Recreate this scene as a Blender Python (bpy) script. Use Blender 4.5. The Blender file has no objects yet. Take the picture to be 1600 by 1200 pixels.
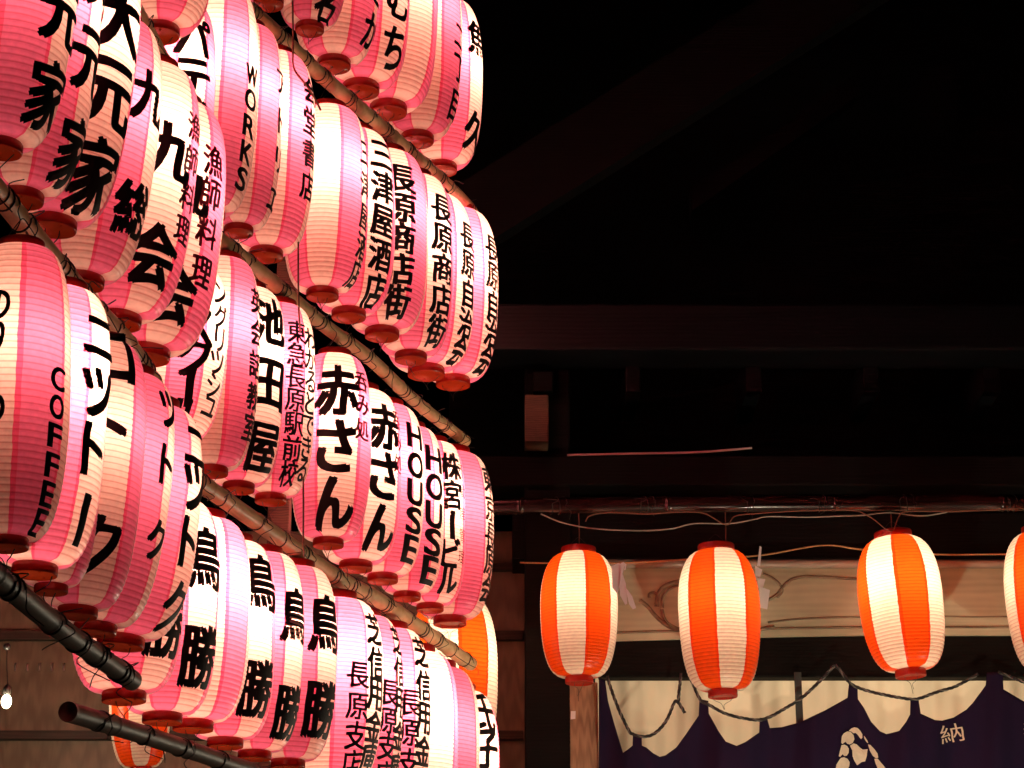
import bpy, bmesh, math, random
from mathutils import Vector, Matrix
random.seed(7)
R_ = math.radians
SC = bpy.context.scene
COL = SC.collection

# ------------------------------------------------------------------ camera
F_PX = 3400.0                       # focal length in pixels of the 1600 px wide photograph
PITCH = R_(19.0)
CAM_Z = 1.6
cam_d = bpy.data.cameras.new("camera")
cam = bpy.data.objects.new("camera", cam_d)
COL.objects.link(cam)
cam.location = (0, 0, CAM_Z)
cam.rotation_euler = (R_(90) + PITCH, 0, 0)
cam_d.sensor_width = 36.0
cam_d.lens = 36.0 * F_PX / 1600.0
cam_d.clip_start = 0.05
cam_d.clip_end = 500
SC.camera = cam

# ------------------------------------------------------------------ world: night sky
W = bpy.data.worlds.new("World")
SC.world = W
W.use_nodes = True
wn = W.node_tree.nodes
wl = W.node_tree.links
wn.clear()
wo = wn.new("ShaderNodeOutputWorld")
wb = wn.new("ShaderNodeBackground")
sky = wn.new("ShaderNodeTexSky")
sky.sky_type = 'NISHITA'
sky.sun_disc = False
sky.sun_elevation = R_(-6)
sky.sun_rotation = R_(200)
wb.inputs['Strength'].default_value = 0.004
wl.new(sky.outputs[0], wb.inputs[0])
wl.new(wb.outputs[0], wo.inputs[0])

SC.view_settings.view_transform = 'Standard'
SC.view_settings.look = 'None'
SC.view_settings.exposure = 0.0
SC.view_settings.gamma = 1.0
SC.render.engine = 'CYCLES'
SC.cycles.use_denoising = True
SC.cycles.max_bounces = 7
SC.cycles.diffuse_bounces = 4
SC.cycles.glossy_bounces = 3
SC.cycles.transmission_bounces = 4
SC.cycles.sample_clamp_indirect = 4.0
SC.cycles.caustics_reflective = False
SC.cycles.caustics_refractive = False

BULB_COL = (1.0, 0.74, 0.55)
ORANGE_BULB_COL = (1.0, 0.84, 0.66)
E_PINK = 9.6
E_ORANGE = 2.5

# ------------------------------------------------------------------ geometry helpers
CP, SP = math.cos(PITCH), math.sin(PITCH)

def P(px, py, Y):
    """point of the place seen at photograph pixel (px, py), standing Y metres ahead"""
    u = (px - 800.0) / F_PX
    v = (600.0 - py) / F_PX
    d = Vector((u, CP - v * SP, SP + v * CP))
    s = Y / d.y
    return Vector((0, 0, CAM_Z)) + d * s

def scale_at(py, Y):
    """metres per pixel at that row and distance"""
    v = (600.0 - py) / F_PX
    return (Y / (CP - v * SP)) / F_PX

def link(o, parent=None):
    COL.objects.link(o)
    if parent is not None:
        o.parent = parent
    return o

def tag(o, label=None, cat=None, group=None, kind=None):
    if label: o['label'] = label
    if cat: o['category'] = cat
    if group: o['group'] = group
    if kind: o['kind'] = kind
    return o

def empty(name, loc, label=None, cat=None, group=None):
    o = bpy.data.objects.new(name, None)
    o.empty_display_size = 0.05
    o.location = loc
    link(o)
    return tag(o, label, cat, group)

def mesh_obj(name, bm, mats, parent=None, smooth=True):
    me = bpy.data.meshes.new(name)
    bm.normal_update()
    bm.to_mesh(me)
    bm.free()
    if smooth:
        for p in me.polygons: p.use_smooth = True
    if not isinstance(mats, (list, tuple)): mats = [mats]
    for m in mats: me.materials.append(m)
    o = bpy.data.objects.new(name, me)
    return link(o, parent)

def local(o, parent):
    """keep world placed vertices while parenting to an empty that only has a location"""
    o.parent = parent
    o.matrix_parent_inverse = Matrix.Translation(-parent.location)
    return o

def tube(bm, pts, rad, seg=8, mat=0, caps=True):
    pts = [Vector(p) for p in pts]
    n = len(pts)
    rads = rad if isinstance(rad, (list, tuple)) else [rad] * n
    rings = []
    ref = None
    for i, p in enumerate(pts):
        t = (pts[min(i + 1, n - 1)] - pts[max(i - 1, 0)])
        if t.length < 1e-9: t = Vector((0, 0, 1))
        t.normalize()
        if ref is None:
            ref = Vector((0, 0, 1)) if abs(t.z) < 0.9 else Vector((1, 0, 0))
        a = t.cross(ref)
        if a.length < 1e-6: a = t.cross(Vector((0, 1, 0)))
        a.normalize()
        b = t.cross(a).normalized()
        ref = -b if (-b).dot(ref) > 0 else b
        rings.append([bm.verts.new(p + (a * math.cos(k / seg * math.tau) + b * math.sin(k / seg * math.tau)) * rads[i]) for k in range(seg)])
    for i in range(n - 1):
        for k in range(seg):
            f = bm.faces.new((rings[i][k], rings[i][(k + 1) % seg], rings[i + 1][(k + 1) % seg], rings[i + 1][k]))
            f.material_index = mat
    if caps:
        for r in (rings[0], rings[-1]):
            f = bm.faces.new(r); f.material_index = mat
    return rings

def spline(pts, n=8):
    """Catmull-Rom through points"""
    pts = [Vector(p) for p in pts]
    out = []
    for i in range(len(pts) - 1):
        p0 = pts[max(i - 1, 0)]; p1 = pts[i]; p2 = pts[i + 1]; p3 = pts[min(i + 2, len(pts) - 1)]
        for k in range(n):
            t = k / n
            out.append(0.5 * ((2 * p1) + (p2 - p0) * t + (2 * p0 - 5 * p1 + 4 * p2 - p3) * t * t + (3 * p1 - p0 - 3 * p2 + p3) * t ** 3))
    out.append(pts[-1])
    return out

def box(bm, x0, x1, y0, y1, z0, z1, bev=0.008):
    vs = [bm.verts.new((x, y, z)) for x in (x0, x1) for y in (y0, y1) for z in (z0, z1)]
    idx = [(0, 1, 3, 2), (4, 6, 7, 5), (0, 4, 5, 1), (2, 3, 7, 6), (0, 2, 6, 4), (1, 5, 7, 3)]
    fs = [bm.faces.new([vs[i] for i in f]) for f in idx]
    if bev > 0:
        es = list({e for f in fs for e in f.edges})
        bmesh.ops.bevel(bm, geom=es, offset=bev, segments=2, affect='EDGES', profile=0.6)
    return fs

def lathe(bm, prof, seg=40, mat=0):
    rings = []
    for r, z in prof:
        if r < 1e-6:
            rings.append([bm.verts.new((0, 0, z))])
        else:
            rings.append([bm.verts.new((r * math.cos(k / seg * math.tau), r * math.sin(k / seg * math.tau), z)) for k in range(seg)])
    for a, b in zip(rings[:-1], rings[1:]):
        for k in range(seg):
            k2 = (k + 1) % seg
            if len(a) == 1 and len(b) == 1: continue
            if len(a) == 1: f = bm.faces.new((a[0], b[k2], b[k]))
            elif len(b) == 1: f = bm.faces.new((a[k], a[k2], b[0]))
            else: f = bm.faces.new((a[k], a[k2], b[k2], b[k]))
            f.material_index = mat

def extrude_poly(bm, pts, thick):
    """flat polygon (list of 3D points, roughly facing -Y) given a thickness along +Y"""
    n = len(pts)
    a = [bm.verts.new(p) for p in pts]
    b = [bm.verts.new(Vector(p) + Vector((0, thick, 0))) for p in pts]
    bm.faces.new(a); bm.faces.new(b[::-1])
    for i in range(n):
        bm.faces.new((a[i], b[i], b[(i + 1) % n], a[(i + 1) % n]))

# ------------------------------------------------------------------ materials
def new_mat(name):
    m = bpy.data.materials.new(name)
    m.use_nodes = True
    nt = m.node_tree
    nt.nodes.clear()
    out = nt.nodes.new("ShaderNodeOutputMaterial")
    return m, nt, out

def N(nt, t, **kw):
    n = nt.nodes.new(t)
    for k, v in kw.items():
        setattr(n, k, v)
    return n

def math_n(nt, op, a, b=None, c=None):
    n = nt.nodes.new("ShaderNodeMath"); n.operation = op
    for i, v in enumerate((a, b, c)):
        if v is None: continue
        if isinstance(v, (int, float)): n.inputs[i].default_value = v
        else: nt.links.new(v, n.inputs[i])
    return n.outputs[0]

def mix_rgb(nt, fac, a, b, mode='MIX'):
    n = nt.nodes.new("ShaderNodeMix"); n.data_type = 'RGBA'; n.blend_type = mode
    for i, v in ((0, fac), (6, a), (7, b)):
        if isinstance(v, (int, float)): n.inputs[i].default_value = v
        elif isinstance(v, tuple): n.inputs[i].default_value = (*v, 1.0) if len(v) == 3 else v
        else: nt.links.new(v, n.inputs[i])
    return n.outputs[2]

def paper_mat(name, colour, overlap, white, ribs, gores=8):
    """striped lantern paper on wire hoops; lets the bulb inside shine through"""
    m, nt, out = new_mat(name)
    L = nt.links.new
    tc = N(nt, "ShaderNodeTexCoord")
    sep = N(nt, "ShaderNodeSeparateXYZ"); L(tc.outputs['Object'], sep.inputs[0])
    ang = math_n(nt, 'ARCTAN2', sep.outputs[0], math_n(nt, 'MULTIPLY', sep.outputs[1], -1.0))
    # small waviness of the glued seams
    nz = N(nt, "ShaderNodeTexNoise"); nz.inputs['Scale'].default_value = 4.0
    nz.inputs['Detail'].default_value = 3.0
    mp = N(nt, "ShaderNodeMapping"); mp.inputs['Scale'].default_value = (1, 1, 6)
    L(tc.outputs['Object'], mp.inputs[0])
    oi = N(nt, "ShaderNodeObjectInfo")
    addv = N(nt, "ShaderNodeVectorMath", operation='ADD'); L(mp.outputs[0], addv.inputs[0])
    cmb = N(nt, "ShaderNodeCombineXYZ")
    r20 = math_n(nt, 'MULTIPLY', oi.outputs['Random'], 37.0)
    for i in range(3): L(r20, cmb.inputs[i])
    L(cmb.outputs[0], addv.inputs[1]); L(addv.outputs[0], nz.inputs['Vector'])
    wob = math_n(nt, 'MULTIPLY', math_n(nt, 'SUBTRACT', nz.outputs['Fac'], 0.5), 0.05)
    t = math_n(nt, 'ADD', math_n(nt, 'ADD', math_n(nt, 'MULTIPLY', ang, gores / 2.0 / math.pi), 0.5), wob)   # gores, white one centred on 0
    t2 = math_n(nt, 'FLOORED_MODULO', t, 2.0)                   # 0..1 white, 1..2 coloured
    is_col = math_n(nt, 'GREATER_THAN', t2, 1.0)
    ov1 = math_n(nt, 'MULTIPLY', math_n(nt, 'GREATER_THAN', t2, 1.0), math_n(nt, 'LESS_THAN', t2, 1.11))
    ov2 = math_n(nt, 'GREATER_THAN', t2, 1.92)
    ov = math_n(nt, 'MAXIMUM', ov1, ov2)
    c1 = mix_rgb(nt, is_col, white, colour)
    c2 = mix_rgb(nt, ov, c1, overlap)
    # fibres and blotches of the paper
    nf = N(nt, "ShaderNodeTexNoise"); nf.inputs['Scale'].default_value = 9.0; nf.inputs['Detail'].default_value = 6.0
    L(addv.outputs[0], nf.inputs['Vector'])
    mr = N(nt, "ShaderNodeMapRange"); mr.inputs[1].default_value = 0.3; mr.inputs[2].default_value = 0.7
    mr.inputs[3].default_value = 0.90; mr.inputs[4].default_value = 1.06
    L(nf.outputs['Fac'], mr.inputs[0])
    c3 = mix_rgb(nt, 1.0, c2, mr.outputs[0], 'MULTIPLY')
    # shadow line of each wire hoop, painted into the paper colour
    zz = math_n(nt, 'FRACT', math_n(nt, 'MULTIPLY', sep.outputs[2], float(ribs)))
    dist = math_n(nt, 'ABSOLUTE', math_n(nt, 'SUBTRACT', zz, 0.5))
    wire = N(nt, "ShaderNodeMapRange"); wire.interpolation_type = 'SMOOTHSTEP'
    wire.inputs[1].default_value = 0.30; wire.inputs[2].default_value = 0.47
    wire.inputs[3].default_value = 0.0; wire.inputs[4].default_value = 0.52
    L(dist, wire.inputs[0])
    c4 = mix_rgb(nt, wire.outputs[0], c3, mix_rgb(nt, 1.0, c3, (0.62, 0.22, 0.20), 'MULTIPLY'))
    dif = N(nt, "ShaderNodeBsdfDiffuse"); L(c4, dif.inputs[0])
    trn = N(nt, "ShaderNodeBsdfTranslucent"); L(c4, trn.inputs[0])
    mx = N(nt, "ShaderNodeMixShader"); mx.inputs[0].default_value = 0.62
    L(dif.outputs[0], mx.inputs[1]); L(trn.outputs[0], mx.inputs[2])
    gl = N(nt, "ShaderNodeBsdfGlossy"); gl.inputs['Roughness'].default_value = 0.32
    fr = N(nt, "ShaderNodeFresnel"); fr.inputs[0].default_value = 1.38
    mg = N(nt, "ShaderNodeMixShader"); L(math_n(nt, 'MULTIPLY', fr.outputs[0], 0.8), mg.inputs[0])
    L(mx.outputs[0], mg.inputs[1]); L(gl.outputs[0], mg.inputs[2])
    L(mg.outputs[0], out.inputs[0])
    return m

def simple_mat(name, col, rough=0.5, metal=0.0, noise=0.0, nscale=20.0, spec=0.5, bump=0.0, stretch=(1, 1, 1)):
    m, nt, out = new_mat(name)
    L = nt.links.new
    b = N(nt, "ShaderNodeBsdfPrincipled")
    b.inputs['Roughness'].default_value = rough
    b.inputs['Metallic'].default_value = metal
    b.inputs['Specular IOR Level'].default_value = spec
    b.inputs['Base Color'].default_value = (*col, 1)
    if noise > 0 or bump > 0:
        tc = N(nt, "ShaderNodeTexCoord")
        mp = N(nt, "ShaderNodeMapping"); mp.inputs['Scale'].default_value = stretch
        L(tc.outputs['Object'], mp.inputs[0])
        n = N(nt, "ShaderNodeTexNoise"); n.inputs['Scale'].default_value = nscale; n.inputs['Detail'].default_value = 7
        L(mp.outputs[0], n.inputs['Vector'])
        mr = N(nt, "ShaderNodeMapRange"); mr.inputs[1].default_value = 0.3; mr.inputs[2].default_value = 0.7
        mr.inputs[3].default_value = 1 - noise; mr.inputs[4].default_value = 1 + noise
        L(n.outputs['Fac'], mr.inputs[0])
        c = mix_rgb(nt, 1.0, (*col, 1.0), mr.outputs[0], 'MULTIPLY')
        L(c, b.inputs['Base Color'])
        if bump > 0:
            bp = N(nt, "ShaderNodeBump"); bp.inputs['Strength'].default_value = bump; bp.inputs['Distance'].default_value = 0.01
            L(n.outputs['Fac'], bp.inputs['Height']); L(bp.outputs[0], b.inputs['Normal'])
    L(b.outputs[0], out.inputs[0])
    return m

def wood_mat(name, dark, light, stretch=(1.2, 8, 14), rough=0.55, knots=True, bump=0.25, scale=1.6, wave=0.25, spec=0.3):
    """weathered timber: long grain along local x, streaks, a few knots"""
    m, nt, out = new_mat(name)
    L = nt.links.new
    tc = N(nt, "ShaderNodeTexCoord")
    mp = N(nt, "ShaderNodeMapping"); mp.inputs['Scale'].default_value = stretch
    L(tc.outputs['Object'], mp.inputs[0])
    n1 = N(nt, "ShaderNodeTexNoise"); n1.inputs['Scale'].default_value = scale; n1.inputs['Detail'].default_value = 8; n1.inputs['Distortion'].default_value = 0.8
    L(mp.outputs[0], n1.inputs['Vector'])
    wv = N(nt, "ShaderNodeTexWave"); wv.wave_type = 'BANDS'; wv.bands_direction = 'Z'
    wv.inputs['Scale'].default_value = scale * 1.3; wv.inputs['Distortion'].default_value = 7.0; wv.inputs['Detail'].default_value = 4
    wv.inputs['Detail Scale'].default_value = 1.2
    L(mp.outputs[0], wv.inputs['Vector'])
    n2 = N(nt, "ShaderNodeTexNoise"); n2.inputs['Scale'].default_value = 3.0; n2.inputs['Detail'].default_value = 3
    L(tc.outputs['Object'], n2.inputs['Vector'])
    f = math_n(nt, 'ADD', math_n(nt, 'MULTIPLY', n1.outputs['Fac'], 0.6), math_n(nt, 'MULTIPLY', wv.outputs['Fac'], wave))
    f = math_n(nt, 'ADD', f, math_n(nt, 'MULTIPLY', math_n(nt, 'SUBTRACT', n2.outputs['Fac'], 0.5), 0.6))
    cr = N(nt, "ShaderNodeValToRGB")
    cr.color_ramp.elements[0].position = 0.22; cr.color_ramp.elements[0].color = (*dark, 1)
    cr.color_ramp.elements[1].position = 0.72; cr.color_ramp.elements[1].color = (*light, 1)
    L(f, cr.inputs[0])
    b = N(nt, "ShaderNodeBsdfPrincipled"); b.inputs['Roughness'].default_value = rough
    b.inputs['Specular IOR Level'].default_value = spec
    L(cr.outputs[0], b.inputs['Base Color'])
    bp = N(nt, "ShaderNodeBump"); bp.inputs['Strength'].default_value = bump; bp.inputs['Distance'].default_value = 0.006
    L(f, bp.inputs['Height']); L(bp.outputs[0], b.inputs['Normal'])
    L(b.outputs[0], out.inputs[0])
    return m

RIBS = 44
ORIBS = 40
M = {}
PINK_ARGS = ((0.96, 0.165, 0.31), (0.93, 0.085, 0.19), (0.95, 0.54, 0.46), RIBS)
M['pink'] = paper_mat("pink_paper", *PINK_ARGS)
M['pink6'] = paper_mat("pink_paper_wide_gores", *PINK_ARGS, gores=6)
M['orange'] = paper_mat("orange_paper", (0.95, 0.085, 0.005), (0.92, 0.05, 0.004), (0.93, 0.73, 0.53), ORIBS)
def cap_mat():
    """thin red plastic, a little of the bulb shows through"""
    m, nt, out = new_mat("red_plastic")
    b = N(nt, "ShaderNodeBsdfPrincipled"); b.inputs['Base Color'].default_value = (0.40, 0.018, 0.010, 1); b.inputs['Roughness'].default_value = 0.27
    t = N(nt, "ShaderNodeBsdfTranslucent"); t.inputs[0].default_value = (0.75, 0.07, 0.012, 1)
    mx = N(nt, "ShaderNodeMixShader"); mx.inputs[0].default_value = 0.12
    nt.links.new(b.outputs[0], mx.inputs[1]); nt.links.new(t.outputs[0], mx.inputs[2]); nt.links.new(mx.outputs[0], out.inputs[0])
    return m
M['cap'] = cap_mat()
M['captop'] = simple_mat("red_plastic_top", (0.36, 0.016, 0.010), 0.35)
M['capdark'] = simple_mat("screw_brass", (0.6, 0.25, 0.12), 0.3, metal=0.6)
M['ink'] = simple_mat("black_ink", (0.006, 0.005, 0.006), 0.55, spec=0.2)
M['redink'] = simple_mat("dark_red_ink", (0.10, 0.004, 0.012), 0.6, spec=0.2)
M['bamboo'] = wood_mat("bamboo_skin", (0.72, 0.46, 0.22), (0.95, 0.68, 0.38), stretch=(1.5, 1.5, 1.5), rough=0.38, bump=0.08, scale=5)
M['bamboo_unlit'] = wood_mat("unlit_bamboo_skin", (0.06, 0.036, 0.026), (0.13, 0.08, 0.055), stretch=(1.5, 1.5, 1.5), rough=0.48, bump=0.08, scale=5)  # dark tone stands in for the lack of light on the lower poles
M['wire'] = simple_mat("black_wire", (0.015, 0.012, 0.012), 0.5)
M['cord'] = simple_mat("brown_cord", (0.16, 0.07, 0.04), 0.7)
M['straw'] = simple_mat("straw_cord", (0.45, 0.30, 0.14), 0.85, noise=0.3, nscale=200)
M['beam'] = wood_mat("pale_weathered_beam", (0.32, 0.36, 0.25), (0.70, 0.77, 0.55), stretch=(0.9, 2, 6), scale=1.2, wave=0.07, bump=0.12)
M['carving'] = wood_mat("groove_shade_carving", (0.10, 0.09, 0.06), (0.24, 0.22, 0.15), stretch=(2, 2, 2), scale=3)  # shade of the carved grooves put into a darker wood tone
M['postwood'] = wood_mat("brown_post_wood", (0.20, 0.12, 0.07), (0.42, 0.27, 0.16), stretch=(12, 3, 0.9), scale=1.8)
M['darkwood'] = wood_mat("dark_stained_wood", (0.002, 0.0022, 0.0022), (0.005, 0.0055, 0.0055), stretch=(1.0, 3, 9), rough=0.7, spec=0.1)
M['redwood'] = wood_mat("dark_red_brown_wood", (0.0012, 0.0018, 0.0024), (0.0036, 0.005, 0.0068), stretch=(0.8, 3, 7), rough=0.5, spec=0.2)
M['wallwood'] = wood_mat("brown_wall_boards", (0.14, 0.105, 0.066), (0.26, 0.195, 0.125), stretch=(7, 3, 0.8), rough=0.45)
M['lacquer'] = simple_mat("dark_red_lacquer", (0.020, 0.007, 0.006), 0.22, noise=0.3, nscale=12, stretch=(0.5, 4, 4))
M['batten'] = wood_mat("brown_battens", (0.03, 0.02, 0.013), (0.06, 0.042, 0.028), stretch=(1, 3, 9))
M['block'] = wood_mat("brown_block_wood", (0.05, 0.036, 0.022), (0.13, 0.095, 0.055), stretch=(3, 3, 9), scale=2.5)
M['metal'] = simple_mat("grey_metal", (0.75, 0.75, 0.72), 0.4, metal=1.0)
M['moulding'] = simple_mat("painted_moulding", (0.34, 0.33, 0.27), 0.22, noise=0.2, nscale=6, stretch=(1, 8, 8))
def cloth_mat():
    m, nt, out = new_mat("cream_cloth")
    tc = N(nt, "ShaderNodeTexCoord"); nz = N(nt, "ShaderNodeTexNoise"); nz.inputs['Scale'].default_value = 7
    nt.links.new(tc.outputs['Object'], nz.inputs['Vector'])
    c = mix_rgb(nt, nz.outputs['Fac'], (0.72, 0.60, 0.44), (0.82, 0.70, 0.54))
    d = N(nt, "ShaderNodeBsdfDiffuse"); nt.links.new(c, d.inputs[0])
    t = N(nt, "ShaderNodeBsdfTranslucent"); nt.links.new(c, t.inputs[0])
    mx = N(nt, "ShaderNodeMixShader"); mx.inputs[0].default_value = 0.45
    nt.links.new(d.outputs[0], mx.inputs[1]); nt.links.new(t.outputs[0], mx.inputs[2]); nt.links.new(mx.outputs[0], out.inputs[0])
    return m
M['cream'] = cloth_mat()
M['navy'] = simple_mat("indigo_cloth", (0.011, 0.006, 0.028), 0.85, noise=0.25, nscale=300, spec=0.15)
M['crest'] = simple_mat("undyed_crest_cloth", (0.80, 0.66, 0.50), 0.8, noise=0.06, nscale=40)
M['rope_b'] = simple_mat("black_rope", (0.014, 0.016, 0.018), 0.75)
M['rope_w'] = simple_mat("grey_rope", (0.12, 0.12, 0.11), 0.8)
M['white'] = simple_mat("white_paper", (0.82, 0.80, 0.80), 0.7)
M['black'] = simple_mat("black_fitting", (0.02, 0.018, 0.015), 0.4)
M['ground'] = simple_mat("stone_paving", (0.16, 0.15, 0.14), 0.85, noise=0.35, nscale=3, bump=0.3)

def emit_mat(name, col, s):
    m, nt, out = new_mat(name)
    e = N(nt, "ShaderNodeEmission"); e.inputs[0].default_value = (*col, 1); e.inputs[1].default_value = s
    nt.links.new(e.outputs[0], out.inputs[0])
    return m
M['bulb'] = emit_mat("lit_bulb", (1.0, 0.86, 0.55), 14.0)

# ------------------------------------------------------------------ glyphs (built-in font), as small meshes
_glyphs = {}
def glyph(ch, bold=0.018):
    bold = 0.0 if ord(ch) >= 128 else 0.003
    key = (ch, bold)
    if key in _glyphs: return _glyphs[key]
    c = bpy.data.curves.new("glyph_tmp", 'FONT')
    c.body = ch
    c.size = 1.0
    c.offset = bold
    c.resolution_u = 4
    o = bpy.data.objects.new("glyph_tmp", c)
    COL.objects.link(o)
    dg = bpy.context.evaluated_depsgraph_get()
    dg.update()
    me = bpy.data.meshes.new_from_object(o.evaluated_get(dg))
    bm = bmesh.new(); bm.from_mesh(me)
    bpy.data.objects.remove(o); bpy.data.curves.remove(c); bpy.data.meshes.remove(me)
    if len(bm.verts) == 0:
        _glyphs[key] = ([], []); bm.free(); return _glyphs[key]
    bmesh.ops.remove_doubles(bm, verts=bm.verts[:], dist=1e-5)
    xs = [v.co.x for v in bm.verts]; ys = [v.co.y for v in bm.verts]
    x0, x1, y0, y1 = min(xs), max(xs), min(ys), max(ys)
    latin = ord(ch) < 128
    if latin:
        sx, sy = 1 / (x1 - x0), 1 / (y1 - y0)
        cx, cy = (x0 + x1) / 2, (y0 + y1) / 2
    else:
        cx, cy = (x0 + x1) / 2, (y0 + y1) / 2
        big = max(x1 - x0, y1 - y0)
        k = 1 / big if big > 0.6 else 1.0
        sx = sy = k
    for v in bm.verts:
        v.co.x = (v.co.x - cx) * sx; v.co.y = (v.co.y - cy) * sy; v.co.z = 0
        if ch == 'ー': v.co.x, v.co.y = v.co.y * 1.4, v.co.x * 0.95
    bmesh.ops.triangulate(bm, faces=bm.faces[:])
    for ax in (0, 1):
        for i in range(-6, 7):
            co = Vector((0, 0, 0)); co[ax] = i * 0.085
            no = Vector((0, 0, 0)); no[ax] = 1
            bmesh.ops.bisect_plane(bm, geom=bm.verts[:] + bm.edges[:] + bm.faces[:], plane_co=co, plane_no=no, dist=1e-5)
    bmesh.ops.triangulate(bm, faces=bm.faces[:])
    bm.verts.index_update()
    vs = [(v.co.x, v.co.y) for v in bm.verts]
    fs = [[v.index for v in f.verts] for f in bm.faces]
    if not latin:                                   # brush-like unevenness of hand lettering
        ph = (ord(ch) % 17) / 17 * math.tau
        vs = [(x + 0.016 * math.sin(6 * y + ph) + 0.004 * math.sin(13 * y + 2 * ph), y + 0.07 * x + 0.016 * math.sin(5 * x + 2 * ph) + 0.003 * math.sin(15 * x + ph)) for x, y in vs]
    bm.free()
    _glyphs[key] = (vs, fs)
    return _glyphs[key]

# ------------------------------------------------------------------ lantern prototypes (unit radius, unit height)
def profile(s, cr=0.385, n=2.7, belly=0.0):
    q = abs(2 * s - 1)
    k = (max(0.0, 1 - q ** n)) ** (1 / n)
    return cr + (1 - cr) * k + belly * math.sin(math.pi * s) * (s - 0.5)

def body_mesh(name, ribs, mat, seed, n=2.7, cr=0.385, belly=0.0, depth=0.014, seg=64):
    rnd = random.Random(seed)
    waves = [(rnd.uniform(0.005, 0.017), rnd.choice((2, 3, 5)), rnd.uniform(2, 7), rnd.uniform(0, 6.28), rnd.uniform(0, 6.28)) for _ in range(5)]
    bm = bmesh.new()
    rows = ribs * 3
    rings = []
    for j in range(rows + 1):
        s = j / rows
        ph = (s * ribs) % 1.0
        r0 = profile(s, cr, n, belly)
        sc = -depth * math.sin(math.pi * ph) ** 2 * 0.0 + depth * (math.sin(math.pi * ph) - 0.5)
        ring = []
        for k in range(seg):
            a = k / seg * math.tau
            d = sum(am * math.cos(m * a + p1) * math.sin(fz * s + p2) for am, m, fz, p1, p2 in waves) * math.sin(math.pi * s)
            r = r0 + sc + d
            ring.append(bm.verts.new((r * math.sin(a), -r * math.cos(a), s)))
        rings.append(ring)
    for j in range(rows):
        for k in range(seg):
            k2 = (k + 1) % seg
            bm.faces.new((rings[j][k], rings[j][k2], rings[j + 1][k2], rings[j + 1][k]))
    bm.normal_update()
    me = bpy.data.meshes.new(name)
    bm.to_mesh(me); bm.free()
    for p in me.polygons: p.use_smooth = True
    me.materials.append(mat)
    return me

PINK_BODIES = [body_mesh("lantern_paper", RIBS, M['pink'], 11 + i) for i in range(5)]
PINK6_BODIES = [body_mesh("lantern_paper", RIBS, M['pink6'], 51 + i) for i in range(3)]
ORANGE_BODIES = [body_mesh("lantern_paper", ORIBS, M['orange'], 31 + i, n=2.5, cr=0.36, belly=0.10) for i in range(3)]

def cap_mesh(down):
    bm = bmesh.new()
    sg = -1 if down else 1
    prof = [(0.90, 0.02), (0.965, 0.0), (1.0, 0.06), (1.0, 0.40), (0.985, 0.46), (0.93, 0.48), (0.90, 0.455), (0.88, 0.43), (0.0, 0.425)]
    prof = [(r, z * sg) for r, z in prof]
    if down:
        lathe(bm, prof[::-1], 40)
        for a in (0.6, 2.7, 4.8):
            for i in range(1):
                bmesh.ops.create_uvsphere(bm, u_segments=8, v_segments=6, radius=0.07,
                    matrix=Matrix.Translation((0.62 * math.cos(a), 0.62 * math.sin(a), -0.43)) @ Matrix.Diagonal((1, 1, 0.5, 1)))
    else:
        lathe(bm, prof, 40)
    bmesh.ops.recalc_face_normals(bm, faces=bm.faces[:])
    me = bpy.data.meshes.new("lantern_cap")
    bm.to_mesh(me); bm.free()
    for p in me.polygons: p.use_smooth = True
    me.materials.append(M['cap'] if down else M['captop'])
    return me
CAP_DOWN = cap_mesh(True)
CAP_UP = cap_mesh(False)

LANTERNS = []
DENSE = set('家勝屋酒店街鳥商長原総漁師料理駅庫信魚')

def lettering(root, chars, R, H, z_off, s_of, az, hgt, wid, mat, bold, cr, n, belly=0.0):
    """chars: list of (character, s) written down the paper; the ink lies on the paper's surface"""
    bm = bmesh.new()
    for ch, s in chars:
        vs, fs = glyph(ch, bold)
        # a loaded brush: the strokes are laid down several times, slightly shifted
        passes = [(0, 0)]
        if bold > 0:
            b = (bold + (0.008 if ord(ch) >= 128 else 0.014)) * (1.0 if ch in DENSE else 1.15)
            passes = [(-b, -b * 0.5), (b, b * 0.5), (-b, b * 0.6), (b, -b * 0.6), (0, 0)]
        for q, (dx, dy) in enumerate(passes):
            new = []
            for gx, gy in vs:
                gx += dx; gy += dy
                z = s * H + gy * hgt
                ss = min(max(z / H, 0.005), 0.995)
                r = R * (profile(ss, cr, n, belly) + 0.020) + 0.0003 * q
                a = az + gx * wid / R
                new.append(bm.verts.new((r * math.sin(a), -r * math.cos(a), z + z_off)))
            for f in fs:
                try: bm.faces.new([new[i] for i in f])
                except ValueError: pass
    if not bm.verts:
        bm.free(); return None
    return mesh_obj("lettering", bm, mat, root, smooth=False)

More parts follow.
